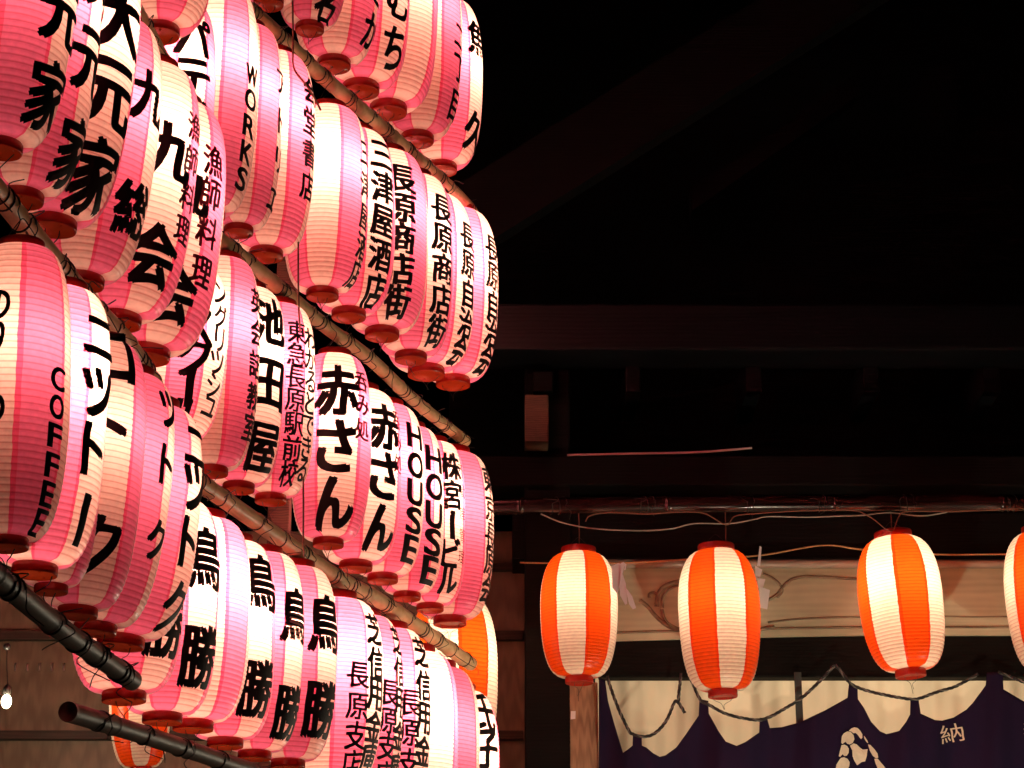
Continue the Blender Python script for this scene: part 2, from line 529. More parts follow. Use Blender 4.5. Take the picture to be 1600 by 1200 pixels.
def lantern(name, label, group, cap, ty, xr, Y, lean=None, wc=0.0, text=(), energy=1.0, bodies=None, capw_top=None, e0=None, hw=None, tx=None, wires=True, bulb_h=0.65):
    """cap = (px x, px y, px width) of the lower cap; ty = top of the paper; xr = right edge half way up"""
    orange = bodies is ORANGE_BODIES
    n, cr, belly = (2.5, 0.36, 0.10) if orange else (2.7, 0.385, 0.0)
    cx, cy, cw = cap
    bx, by = cx, cy - 0.11 * cw
    if lean is None: lean = (800 - bx) / 9870.0 * 1.2
    if tx is None: tx = bx + lean * (by - ty)
    else: lean = (tx - bx) / (by - ty)
    if hw is None: hw = xr - (bx + tx) / 2
    B = P(bx, by, Y); T = P(tx, ty, Y)
    mid = (by + ty) / 2
    R = hw * scale_at(mid, Y)
    H = (T - B).length
    ax = (T - B).normalized()
    front = Vector((-B.x, -B.y, 0)).normalized()
    yl = -(front - ax * front.dot(ax)).normalized()
    xl = yl.cross(ax).normalized()
    capr = cr * R * 1.02
    ch = capr * 0.48
    base = B - ax * ch
    root = empty(name, base, label, "lantern", group)
    root.rotation_euler = Matrix((xl, yl, ax)).transposed().to_euler()
    k = len(LANTERNS)
    b = bpy.data.objects.new("paper_body", (bodies or PINK_BODIES)[k % len(bodies or PINK_BODIES)])
    b.scale = (R, R, H); b.location = (0, 0, ch); b.rotation_euler = (0, 0, R_(wc))
    link(b, root)
    c1 = bpy.data.objects.new("bottom_cap", CAP_DOWN); c1.scale = (capr, capr, capr); c1.location = (0, 0, ch)
    c1.rotation_euler = (0, 0, random.uniform(0, 6.28)); link(c1, root)
    c2 = bpy.data.objects.new("top_cap", CAP_UP); kt = 1.1 if capw_top is None else capw_top
    c2.scale = (capr * kt, capr * kt, capr); c2.location = (0, 0, ch + H); link(c2, root)
    ld = bpy.data.lights.new("bulb_light", 'POINT')
    ld.energy = (E_ORANGE if orange else E_PINK) * energy * (R / 0.13) ** 2
    ld.color = ORANGE_BULB_COL if orange else BULB_COL
    ld.shadow_soft_size = 0.022
    lo = bpy.data.objects.new("bulb_light", ld); lo.location = (0, 0, ch + bulb_h * H); link(lo, root)
    for col in text:
        chars, x, hpx = col['c'], col['x'], col['h']
        wpx = col.get('w', hpx * 0.92)
        mpp = scale_at(mid, Y)
        ym = sum(y for _, y in chars) / len(chars)
        axx = bx + lean * (by - ym)
        az = math.asin(max(-0.97, min(0.97, (x - axx) / hw))) if 'az' not in col else R_(col['az'])
        out = []
        for c, y in chars:
            el = PITCH + math.atan((600 - y) / F_PX)
            yy = y + hw * math.cos(az) * math.sin(el)
            out.append((c, (by - yy) / (by - ty)))
        lt = lettering(root, out, R, H, ch, None, az, hpx * mpp * 1.04, wpx * mpp, M[col.get('m', 'ink')], col.get('b', 0.022), cr, n, belly)
    if wires:
        bm = bmesh.new()
        rr = random.Random(k * 3 + 1)
        r = 0.0011
        L1 = rr.uniform(0.05, 0.10)
        j = [rr.uniform(-0.015, 0.015) for _ in range(6)]
        w0 = rr.uniform(0.2, 0.8) * capr
        tube(bm, spline([(-w0, 0, 0.006), (-w0 * 0.8 + j[0] * .4, 0, -0.012), (-0.2 * w0, j[1], -0.03), (j[2], 0, -L1)], 4), r, 5)
        tube(bm, spline([(w0, 0.004, 0.006), (w0 * 0.7 + j[3] * .4, 0, -0.015), (0.1 * w0, j[4], -0.034), (j[2] + j[3] * .5, j[5], -L1 * rr.uniform(0.7, 1.1))], 4), r, 5)
        tube(bm, spline([(-capr * 0.9, 0, ch + H + ch * 0.8), (-capr * 0.3, 0, ch + H + ch + 0.035), (0, 0, ch + H + ch + 0.05), (capr * 0.3, 0, ch + H + ch + 0.035), (capr * 0.9, 0, ch + H + ch * 0.8)], 4), r, 5)
        mesh_obj("hanging_wire", bm, M['wire'], root)
    LANTERNS.append(dict(root=root, R=R, H=H, B=B, T=T, Y=Y, label=label))
    return root

# rack depth: the further right along a pole, the further away
def YB(x):  return 2.158 / (0.2126 - (x - 800) / F_PX)
def YF(x):  return 1.0686 / (0.040 - (x - 800) / F_PX)

def C(s, ys, x, h, **kw):
    """column of characters at the given pixel rows"""
    if isinstance(ys, tuple):
        y0, dy = ys; ys = [y0 + i * dy for i in range(len(s))]
    d = dict(c=list(zip(s, ys)), x=x, h=h); d.update(kw); return d

GP = "pink and white striped paper lanterns on the bamboo racks"
def PL(label, cap, ty, xr, text=(), wc=0.0, front=False, lean=None, energy=1.0, dy=0.0, wide=False, **kw):
    Y = (YF if front else YB)(cap[0]) + dy
    if ty is None: ty = cap[1] - (445 if front else 290)
    return lantern("paper_lantern", label, GP, cap, ty, xr, Y, lean, wc, text, energy, PINK6_BODIES if wide else PINK_BODIES, **kw)

# ---- front rack, lantern cut by the top edge
PL("pink lantern cut by top edge, red bottom cap and belly showing, upper left", (250, 50, 56), -230, 335, wc=60, front=True, lean=0.05, energy=0.7)
# ---- front rack, upper row (left to right = near to far)
PL("pink lantern with black kanji on its right edge, upper left corner", (2, 232, 75), None, 118, [C("大元家", (-104, 122), 101, 104, b=0.03)], 70, True, 0.14, 0.85, wide=True, dy=-0.1)
PL("pink lantern squeezed second from the left in the upper left row", (36, 310, 75), None, 150, [C("大元家", (-42, 137), 143, 108, b=0.03)], 74, True, 0.14, 0.8)
PL("lantern with three big black kanji on a beige gore, upper left", (84, 352, 77), None, 207, [C("大元家", (20, 122), 174, 112, b=0.03)], 50, True, 0.14, 0.7, wide=True)
PL("pink lantern with black kanji squeezed between two larger lettered ones, upper left row", (131, 440, 68), 40, 241, [C("九総", [145, 320], 224, 86, b=0.03)], 76, True, 0.14, 0.75)
PL("lantern with tall black kanji on glowing cream beside small red writing, upper left", (187, 500, 64), 112, 302, [C("九会", [232, 392], 256, 92, b=0.034), C("漁師料理", [190, 243, 300, 352], 296, 46, b=0.016, m='redink')], 33, True, 0.14, 0.85)
PL("pink lantern with four small dark red kanji down its right side", (229, 552, 64), 170, 346, [C("九会", [290, 452], 284, 86, b=0.034), C("漁師料理", [245, 297, 357, 418], 326, 50, b=0.018, m='redink')], 20, True, 0.12, 0.75)
# ---- front rack, lower row
PL("deep pink lantern lettered COFFEE at the left edge", (11, 851, 80), 393, 107, [C("COFFEE", [594, 638, 683, 728, 771, 812], 82, 36, w=31, b=0.022), C("のりの", [480, 532, 645], -6, 50, w=34, b=0.03)], -30, True, 0.05, 0.40, wide=True)
PL("glowing white lantern with black katakana right of the COFFEE lantern", (55, 892, 84), 458, 166, [C("ニットー", [522, 612, 700, 808], 148, 78, b=0.03)], 60, True, 0.10, 1.5, dy=-0.05)
PL("pink lantern mostly hidden behind the glowing white katakana lantern", (80, 921, 58), 520, 158, [], 20, True, 0.06, 0.6, dy=0.04)
PL("beige and pink lantern with broken black katakana, third from left in lower left row", (122, 957, 66), 540, 221, [C("コトク", [550, 668, 850], 170, 84, b=0.03)], 22, True, 0.10, 0.42, dy=-0.02)
PL("narrow visible pink lantern, second from right in the lower left row", (150, 982, 66), 590, 262, [C("ットク", [632, 720, 838], 259, 60, b=0.03)], 84, True, 0.14, 0.42, dy=0.08)
PL("pink lantern ending the lower left row, black katakana on its beige right gore", (190, 1002, 70), 640, 308, [C("ニットク", [690, 755, 840, 940], 299, 74, b=0.03)], 72, True, 0.14, 0.5, dy=0.1)

# ---- back rack, top row (cut by the top edge)
PL("lantern cut by top edge with only its red bottom cap showing", (420, 4, 48), None, 486, wc=20, energy=0.8)
PL("pink lantern with the lower half of one black kanji at the top edge", (484, 45, 48), None, 546, [C("名", [-2], 517, 58, b=0.03)], 25, energy=0.7)
PL("pink lantern with broad beige gore, third in the top row", (522, 100, 51), None, 593, [C("さか", [-20, 48], 588, 58, b=0.02)], 0, energy=0.75)
PL("pink lantern with two black hiragana cut by the top edge", (564, 138, 50), None, 641, [C("むち", [0, 72], 622, 62, w=52, b=0.02)], 47, energy=0.8)
PL("lantern showing a broad plain beige gore without writing, top row", (607, 170, 47), None, 684, [], 36, energy=0.75)
PL("deep pink lantern, second from the far end of the top row", (652, 217, 48), None, 720, [C("二丁目", [60, 110, 165], 717, 46)], 10, energy=0.55)
PL("far end lantern of the top row against the black sky", (690, 263, 48), 8, 753, [C("魚久", [62, 205], 747, 58, b=0.03)], 66, energy=1.1)

# ---- back rack, second row
PL("lantern with large black katakana on a white gore, beside the WORKS lantern", (262, 330, 58), 10, 334, [C("パティ", [55, 124, 188], 301, 68, b=0.026)], 24, energy=1.25)
PL("pink lantern lettered WORKS in thin black capitals", (326, 336, 56), -12, 401, [C("WORKS", [118, 156, 197, 237, 276], 388, 33, w=29, b=0.022)], -17, energy=1.0)
PL("pale pink lantern just right of the WORKS lantern", (373, 361, 52), 48, 439, [C("アトリエ", [130, 190, 250, 310], 436, 40)], 88, energy=1.0)
PL("pink lantern left of the plain white one, slivers of black writing on its edge", (416, 397, 50), 92, 490, [C("会堂書店", [140, 190, 240, 290], 484, 44)], 0, energy=1.0)
PL("plain white and pale pink lantern with a wide unlettered cream gore facing out", (504, 460, 53), 175, 573, [C("三津屋酒店", [240, 290, 340, 385, 425], 569, 42)], -4, energy=1.0)
PL("lantern with five bold black kanji overlapping a similar lettered lantern on its right", (545, 491, 49), 212, 617, [C("三津屋酒店", [240, 293, 346, 398, 450], 598, 50, w=48, b=0.032)], 44, energy=0.95)
PL("pink lantern whose five bold kanji are half hidden behind its left neighbour", (597, 521, 49), 245, 668, [C("長原商店街", [278, 326, 373, 420, 467], 627, 47, w=48, b=0.034)], 13, energy=0.8)
PL("lantern with five slim black kanji in full view, third from second row's far end", (642, 558, 47), 282, 708, [C("長原商店街", [326, 374, 421, 468, 514], 692, 46, w=46, b=0.028)], 44, energy=1.0, dy=-0.04)
PL("lantern second from the far end in the second row, kanji turned to its edge", (666, 580, 47), 312, 741, [C("長原自治会", [370, 415, 460, 505, 545], 731, 44, b=0.028)], 60, energy=1.0, dy=0.1)
PL("far end lantern of the second row with kanji along its outline", (708, 596, 45), 335, 777, [C("長原自治会", [390, 434, 478, 520, 560], 770, 44, b=0.028)], 66, energy=1.15, dy=0.12)

# ---- back rack, third row
PL("pink lantern with two columns of black katakana, left end of third row", (262, 692, 58), 420, 352, [C("スクール", [508, 555, 602, 648], 300, 62, b=0.03), C("ングリッシュ", [452, 490, 526, 563, 598, 630], 340, 38, b=0.012)], 58, lean=0.10, energy=1.0)
PL("plain deep pink lantern between the katakana lantern and one with three bold kanji", (332, 736, 46), 410, 403, [C("英会話教室", [470, 520, 570, 620, 665], 398, 42, b=0.02)], -18, energy=0.8, wide=True)
PL("white lantern with three widely spaced bold kanji, third row", (373, 762, 53), 456, 444, [C("池田屋", [500, 600, 697], 420, 74, w=66, b=0.03)], 46, energy=1.15, wide=True)
PL("lantern with seven small kanji in one column beside a hiragana column", (423, 780, 52), 482, 492, [C("東急長原駅前校", (517, 36.5), 461, 37, b=0.014), C("わかるとできる", (528, 34), 483, 34, b=0.014)], 68, energy=1.05)
PL("lantern with bold black kanji and hiragana facing straight out, small dark red kanji at right", (513, 849, 53), 560, 579, [C("赤さん", [610, 697, 783], 525, 78, w=68, b=0.034), C("呑み処", [595, 633, 672], 567, 34, b=0.014, m='redink')], 11, energy=1.1, wide=True)
PL("lantern repeating the bold kanji and hiragana, partly covered by its twin", (556, 884, 49), 615, 626, [C("赤さん", [667, 743, 822], 601, 70, w=62, b=0.034), C("呑み処", [655, 690, 725], 622, 30, b=0.012, m='redink')], 40, energy=1.15, wide=True)
PL("left one of the two lanterns lettered HOUSE", (598, 904, 50), 638, 662, [C("HOUSE", [681, 728, 771, 814, 857], 649, 38, w=36, b=0.03)], 70, energy=1.1)
PL("right one of the two lanterns lettered HOUSE", (636, 932, 47), 672, 693, [C("HOUSE", [717, 762, 806, 848, 890], 679, 39, w=36, b=0.03)], 70, energy=1.15)
PL("narrow lantern with mixed kanji and katakana right of the HOUSE lanterns", (672, 950, 46), 695, 728, [C("株宮ービル", [728, 774, 822, 864, 905], 706, 44, w=40, b=0.028), C("不動産管理", (735, 34), 722, 20, b=0.0, m='redink')], 45, energy=1.2)
PL("dim salmon pink lantern at the far end of the third row", (703, 970, 46), 712, 770, [C("東京長原会", [750, 795, 840, 880, 920], 766, 42, b=0.02)], 76, energy=0.5)

# ---- back rack, bottom row
GK = "lettered with two bold black kanji"
PL("pink lantern %s, half hidden behind the lower left row" % GK, (194, 1088, 64), 745, 286, [C("鳥勝", [822, 972], 264, 106, w=88, b=0.03)], 45, lean=0.03, energy=0.9)
PL("brightest lantern %s, left end of bottom row" % GK, (254, 1122, 61), 785, 341, [C("鳥勝", [872, 1025], 319, 92, w=78, b=0.034)], 46, lean=0.05, energy=1.3)
PL("white topped lantern without writing between two lettered with bold kanji", (302, 1133, 58), 815, 390, [], 7, lean=0.05, energy=1.3)
PL("lantern %s, narrower, middle of the bottom row" % GK, (352, 1161, 59), 850, 430, [C("鳥勝", [910, 1075], 408, 84, w=72, b=0.034)], 46, lean=0.04, energy=1.2)
PL("pink lantern %s, left of the deep pink one" % GK, (398, 1180, 56), 868, 472, [C("鳥勝", [962, 1112], 460, 80, w=70, b=0.034)], 58, energy=1.0)
PL("deep pink lantern %s, last of its kind" % GK, (450, 1194, 58), 890, 525, [C("鳥勝", [975, 1108], 509, 84, w=76, b=0.034)], 58, energy=0.65)
PL("lantern with thin kanji on pink and bold kanji on white, first of such three", (515, 1232, 52), 940, 597, [C("長原支店", [1056, 1105, 1149, 1192], 557, 40, w=38, b=0.014), C("芝信用金庫", [982, 1036, 1085, 1135, 1185], 586, 48, b=0.026)], 66, energy=1.1)
PL("narrow slice of a thin kanji lantern between two fuller ones alike, bottom row", (560, 1262, 50), 965, 628, [C("長原支店", [1084, 1128, 1167, 1210], 606, 39, w=38, b=0.016), C("芝信用金庫", [1000, 1050, 1100, 1150, 1200], 624, 44, b=0.024)], 80, energy=1.2)
PL("right one of the thin kanji lanterns in the bottom row, pale top", (602, 1285, 50), 986, 672, [C("長原支店", [1100, 1147, 1192, 1235], 639, 40, w=38, b=0.016), C("芝信用金庫", [1018, 1072, 1124, 1174, 1225], 662, 46, b=0.026)], 62, energy=1.2)
PL("unlettered pale lantern with a wide cream gore, bottom row near its far end", (645, 1310, 50), 1022, 717, [], 36, energy=1.2)
PL("dim salmon lantern without writing just left of the bottom right kanji lantern", (680, 1330, 48), 1046, 749, [], 0, energy=0.45)
PL("far end lantern of bottom row, two black kanji on cream below the pole end", (712, 1368, 50), 1082, 780, [C("氏子中", [1112, 1172, 1235], 761, 60, w=56, b=0.024)], 52, energy=1.1)

# ---- orange and white lanterns along the hall front
GO = "orange and white striped lanterns along the hall front"
def OL(label, cap, top, hw, Y, wc, energy=1.0, **kw):
    return lantern("paper_lantern", label, GO, cap, top[1], None, Y, None, wc, (), energy, ORANGE_BODIES, hw=hw, tx=top[0], capw_top=1.25, wires=True, **kw)
OL("orange and white lantern hanging upright in front of the lit post", (905, 1062, 39), (904, 866), 60, 9.95, -12, 0.9)
OL("orange and white lantern in front of the carved swirl, orange gore facing out", (1129, 1083, 40), (1119, 862), 63, 9.95, 19, 0.9)
OL("tilted orange and white lantern with the brightest white gore, right", (1422, 1051, 41), (1396, 842), 65, 9.95, -28, 1.35)
OL("orange and white lantern cut off by the right edge", (1645, 1052, 40), (1625, 834), 62, 9.95, 20, 0.9)
OL("orange and white lantern hanging beyond the right edge, next along the hall front", (1880, 1060, 40), (1862, 850), 62, 9.95, 5, 0.9)
OL("orange and white lantern peeping out behind the end of the pink rows", (712, 1195, 46), (708, 932), 68, 9.85, -17, 1.3)
OL("small orange and white lantern below the rack at lower left", (220, 1203, 34), (217, 1010), 47, 9.95, 0, 0.8)

# ------------------------------------------------------------------ bamboo poles of the rack
def bamboo(label, pts, Yf, rpx, mat, nodes, ties, dY=0.0, name="bamboo_pole", group="bamboo poles of the lantern racks"):
    w = [P(x, y, (Yf(x) if callable(Yf) else Yf) + dY) for x, y in pts]
    line = spline(w, 14)
    d = [0.0]
    for a, b in zip(line[:-1], line[1:]): d.append(d[-1] + (b - a).length)
    total = d[-1]
    r0 = rpx[0] * scale_at(pts[0][1], Yf(pts[0][0]) if callable(Yf) else Yf)
    r1 = rpx[1] * scale_at(pts[-1][1], Yf(pts[-1][0]) if callable(Yf) else Yf)
    def at(t):
        t = max(0, min(total, t))
        for i in range(len(d) - 1):
            if d[i + 1] >= t:
                k = (t - d[i]) / max(1e-9, d[i + 1] - d[i]); return line[i].lerp(line[i + 1], k)
        return line[-1]
    root = empty(name, at(total / 2), label, "bamboo pole", group)
    step = total / (nodes + 0.4)
    npos = [step * (i + 0.45) + random.uniform(-0.04, 0.04) for i in range(nodes)]
    ts = sorted(set([total * i / 160 for i in range(161)] + [q + o for q in npos for o in (-0.02, -0.008, -0.004, 0, 0.004, 0.009, 0.02) if 0 < q + o < total]))
    pp, rr = [], []
    for t in ts:
        r = r0 + (r1 - r0) * t / total
        for q in npos:
            dd = t - q
            if abs(dd) < 0.03:
                r *= 1 + 0.11 * math.exp(-(dd / 0.006) ** 2) - 0.05 * math.exp(-((dd - 0.010) / 0.004) ** 2)
        pp.append(at(t)); rr.append(r)
    bm = bmesh.new()
    rings = tube(bm, pp, rr, 18)
    o = mesh_obj("pole", bm, mat); local(o, root)
    for i in range(ties):
        t = total * (i + 0.5) / ties + random.uniform(-0.07, 0.07)
        if not 0.02 < t < total - 0.02: continue
        c = at(t); tg = (at(t + 0.01) - at(t - 0.01)).normalized()
        a = tg.cross(Vector((0, 0, 1))).normalized(); b2 = tg.cross(a)
        r = (r0 + (r1 - r0) * t / total) * 1.03
        bm = bmesh.new()
        turns = random.choice((1, 1, 2, 2)) 
        sl = random.uniform(-0.35, 0.35)
        n = 20 * turns
        pts3 = []
        for q in range(n + 1):
            th = q / 20 * math.tau
            pts3.append(c + (a * math.cos(th) + b2 * math.sin(th)) * (r + 0.001) + tg * ((q / n - 0.5) * 0.035 * turns + sl * r * math.cos(th)))
        tube(bm, pts3, 0.0021, 5)
        # loose twisted ends
        e = pts3[-1]
        tube(bm, spline([e, e + Vector((random.uniform(-.02, .02), -0.012, -0.02)), e + Vector((random.uniform(-.04, .04), -0.015, -0.045)), e + Vector((random.uniform(-.05, .05), -0.005, -random.uniform(0.05, 0.09)))], 4), 0.0013, 5)
        e = pts3[0]
        tube(bm, spline([e, e + Vector((random.uniform(-.03, .03), -0.012, 0.012)), e + Vector((random.uniform(-.05, .05), -0.01, random.uniform(-.03, 0.03)))], 4), 0.0013, 5)
        w_ = mesh_obj("wire_tie", bm, M['wire']); local(w_, root)
    return root

bamboo("pale bamboo pole below the top row of pink lanterns, running to the far end", [(330, -25), (400, 24), (500, 116), (600, 202), (700, 291), (737, 330)], YB, (13, 10), M['bamboo'], 7, 13, -0.11)
bamboo("bamboo pole between the second and third rows of pink lanterns", [(330, 366), (400, 420), (505, 507), (575, 558), (650, 628), (727, 689)], YB, (13, 9), M['bamboo'], 8, 13, -0.11)
bamboo("bamboo pole between the third and bottom rows of pink lanterns", [(285, 735), (400, 815), (525, 901), (605, 946), (735, 1037)], YB, (14, 11), M['bamboo'], 8, 14, -0.11)
bamboo("dark bamboo pole with an open cut end, lowest at lower left", [(106, 1112), (230, 1150), (362, 1194), (470, 1230), (560, 1262)], YB, (16, 11), M['bamboo_unlit'], 4, 8, -0.05)
bamboo("short piece of bamboo pole seen below the topmost left lantern cap", [(130, -120), (215, 22), (275, 134), (325, 222)], YF, (14, 12), M['bamboo'], 4, 4, 0.02)
bamboo("thick brown bamboo pole slanting from the left edge between the two left rows", [(-60, 232), (0, 305), (79, 400), (142, 475), (196, 533), (242, 602)], YF, (19, 14), M['bamboo'], 5, 9, -0.03)
bamboo("dark bamboo pole below the lower left row of lanterns", [(-60, 855), (0, 905), (100, 987), (175, 1040), (206, 1063)], YF, (20, 16), M['bamboo_unlit'], 3, 6, -0.03)

# upright timber of the rack, behind the lanterns
def upright(label, x0, x1, Y):
    a = P(x0, 800, Y); b = P(x1, 800, Y)
    bm = bmesh.new()
    box(bm, a.x, b.x, Y, Y + 0.09, 0.0, 5.9, 0.006)
    o = mesh_obj("rack_post", bm, M['block'], smooth=False)
    return tag(o, label, "post", "upright timber posts of the rack")
upright("brown upright timber glimpsed behind the pink lanterns of the third row", 418, 452, 8.3)

# loose cords
def cord(label, pts, rad, mat, name="cord"):
    bm = bmesh.new()
    tube(bm, spline([P(*p) for p in pts], 8), rad, 6)
    o = mesh_obj(name, bm, mat)
    return tag(o, label, "cord")
cord("brown cord hanging over the topmost bamboo pole", [(457, -20, 6.3), (458, 60, 6.3), (459, 105, 6.3), (478, 132, 6.25), (490, 150, 6.25), (501, 172, 6.3)], 0.0035, M['cord'])
cord("thin brown cord hanging in front of the white lantern in the second row", [(466, 378, 6.3), (466, 430, 6.3), (467, 482, 6.3), (469, 520, 6.4)], 0.003, M['cord'])
cord("thin brown cord hanging left of the bold hiragana lantern", [(474, 745, 6.4), (474, 800, 6.4), (474, 850, 6.4), (476, 870, 6.45)], 0.003, M['cord'])
cord("white cable drooping off the left bamboo pole", [(20, 325, 4.0), (45, 370, 4.0), (62, 400, 4.0), (74, 430, 4.0), (84, 470, 4.05), (95, 540, 4.1)], 0.003, simple_mat("pale_cable", (0.5, 0.36, 0.28), 0.5))

# ------------------------------------------------------------------ the shrine hall
hall = empty("shrine_hall", (3.0, 10.8, 0), "dark timber shrine hall with a pale carved beam over its curtained entrance", "shrine hall")
def hpart(name, bm, mat, smooth=False, parent=None):
    o = mesh_obj(name, bm, mat, smooth=smooth)
    if parent is None: return local(o, hall)
    o.parent = parent
    o.matrix_parent_inverse = parent.matrix_world.inverted() if False else Matrix.Identity(4)
    return o
def pbox(name, x0, x1, y0, y1, Y, depth, mat, bev=0.01):
    """timber whose front face covers these photograph pixels at distance Y"""
    a = P(x0, y1, Y); b = P(x1, y0, Y)
    bm = bmesh.new()
    box(bm, a.x, b.x, Y, Y + depth, a.z, b.z, bev)
    return hpart(name, bm, mat)

YW = 10.34
# carved beam with a slightly arched underside
bm = bmesh.new()
xs = [936 + i * (2300 - 936) / 60 for i in range(61)]
def under(x):
    t = abs(min(x, 1960) - 1480) / 480
    return 993 + 11 * max(0, t - 0.25) ** 1.3
fr_t, fr_b, bk_t, bk_b = [], [], [], []
for x in xs:
    t = P(x, 888, YW); b = P(x, under(x), YW)
    fr_t.append(bm.verts.new(t)); fr_b.append(bm.verts.new(b))
    bk_t.append(bm.verts.new(t + Vector((0, .26, 0)))); bk_b.append(bm.verts.new(b + Vector((0, .26, 0))))
for i in range(60):
    bm.faces.new((fr_b[i], fr_b[i + 1], fr_t[i + 1], fr_t[i]))
    bm.faces.new((bk_t[i], bk_t[i + 1], bk_b[i + 1], bk_b[i]))
    bm.faces.new((fr_t[i], fr_t[i + 1], bk_t[i + 1], bk_t[i]))
    bm.faces.new((bk_b[i], bk_b[i + 1], fr_b[i + 1], fr_b[i]))
for i in (0, 60):
    bm.faces.new((fr_b[i], fr_t[i], bk_t[i], bk_b[i]))
bmesh.ops.recalc_face_normals(bm, faces=bm.faces[:])
cb = hpart("carved_beam", bm, M['beam'])
# relief carving: scrolls and edge bead
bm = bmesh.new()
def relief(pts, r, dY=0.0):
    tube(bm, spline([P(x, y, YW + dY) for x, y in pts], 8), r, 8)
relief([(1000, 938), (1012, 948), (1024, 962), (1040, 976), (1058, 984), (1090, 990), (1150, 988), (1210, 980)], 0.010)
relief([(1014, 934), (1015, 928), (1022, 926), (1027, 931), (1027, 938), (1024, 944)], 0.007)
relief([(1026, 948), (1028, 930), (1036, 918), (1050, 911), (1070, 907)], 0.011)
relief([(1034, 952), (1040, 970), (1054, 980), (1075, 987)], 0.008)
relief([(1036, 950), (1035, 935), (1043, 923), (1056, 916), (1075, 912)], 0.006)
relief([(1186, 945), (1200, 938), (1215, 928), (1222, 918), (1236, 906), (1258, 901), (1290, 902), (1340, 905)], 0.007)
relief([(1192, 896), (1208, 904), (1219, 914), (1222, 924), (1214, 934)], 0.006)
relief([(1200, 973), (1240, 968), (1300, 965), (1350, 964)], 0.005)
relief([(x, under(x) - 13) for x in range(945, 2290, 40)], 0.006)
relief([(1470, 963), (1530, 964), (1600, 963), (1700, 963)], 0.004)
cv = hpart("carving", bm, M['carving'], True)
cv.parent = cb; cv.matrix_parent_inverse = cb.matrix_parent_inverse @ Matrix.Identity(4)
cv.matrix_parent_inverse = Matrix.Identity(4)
# glossy rounded moulding over the beam
bm = bmesh.new()
tube(bm, [P(938, 881, YW - 0.03), P(1200, 881, YW - 0.03), P(2300, 881, YW - 0.03)], 0.022, 14)
hpart("beam_moulding", bm, M['moulding'], True)
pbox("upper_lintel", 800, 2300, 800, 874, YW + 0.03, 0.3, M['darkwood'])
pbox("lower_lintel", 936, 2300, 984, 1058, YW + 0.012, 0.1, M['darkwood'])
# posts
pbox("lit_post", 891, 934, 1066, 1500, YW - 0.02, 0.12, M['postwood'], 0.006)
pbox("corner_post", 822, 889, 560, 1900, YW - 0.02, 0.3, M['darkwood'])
# boarded wing wall behind the rack, with battens
pbox("wing_wall", -700, 820, 830, 2000, YW + 0.55, 0.1, M['wallwood'], 0.004)
for y0, y1 in ((985, 999), (1141, 1155), (880, 890)):
    pbox("wall_batten", -700, 818, y0, y1, YW + 0.50, 0.05, M['batten'], 0.004)
for x in (24, 43, 62, 81, 100):
    a = P(x, 1042, YW + 0.52)
    bm = bmesh.new(); tube(bm, [a + Vector((0, 0, -0.018)), a + Vector((0, -0.01, 0)), a + Vector((0, 0, 0.018))], 0.005, 8)
    hpart("glint_peg", bm, M['metal'], True)  # metal bits added to give small upright glints on the boards
pbox("end_post", 2300, 2345, 560, 1900, YW - 0.02, 0.3, M['darkwood'])
# cloth covered inner wall behind the curtain
bm = bmesh.new()
cols = [930 + i * 4 for i in range(343)]
rows = [1040 + j * 13 for j in range(24)]
grid = []
for x in cols:
    c = []
    for y in rows:
        fold = 0.026 * math.sin(x * 0.055 + 0.6 * math.sin(y * 0.02)) + 0.006 * math.sin(x * 0.21) + (0.03 if y > 1124 else 0.0)
        c.append(bm.verts.new(P(x, y, YW + 0.14 - fold)))
    grid.append(c)
for i in range(len(cols) - 1):
    for j in range(len(rows) - 1):
        bm.faces.new((grid[i][j + 1], grid[i + 1][j + 1], grid[i + 1][j], grid[i][j]))
bmesh.ops.recalc_face_normals(bm, faces=bm.faces[:])
scr = hpart("cloth_screen", bm, M['cream'], True)
ld = bpy.data.lights.new("inside_lamp", 'POINT'); ld.energy = 250; ld.color = (1, 0.80, 0.55); ld.shadow_soft_size = 0.3
lo = bpy.data.objects.new("inside_lamp", ld); link(lo); lo.location = P(1330, 1200, YW + 2.0); local(lo, hall)
bm = bmesh.new(); zc = P(1000, 985, YW + 0.2).z
box(bm, 0.3, 12.0, YW + 0.27, YW + 4.5, zc, zc + 0.05, 0)
hpart("lamp_block_ceiling", bm, M['darkwood'])  # unseen, added to stop the inside lamp leaking up to the rafters
bm = bmesh.new(); box(bm, 0.3, 0.36, YW + 0.3, YW + 4.5, 0, zc - 0.002, 0)
hpart("lamp_block_wall", bm, M['darkwood'])  # unseen, added to keep the inside lamp off the wing wall
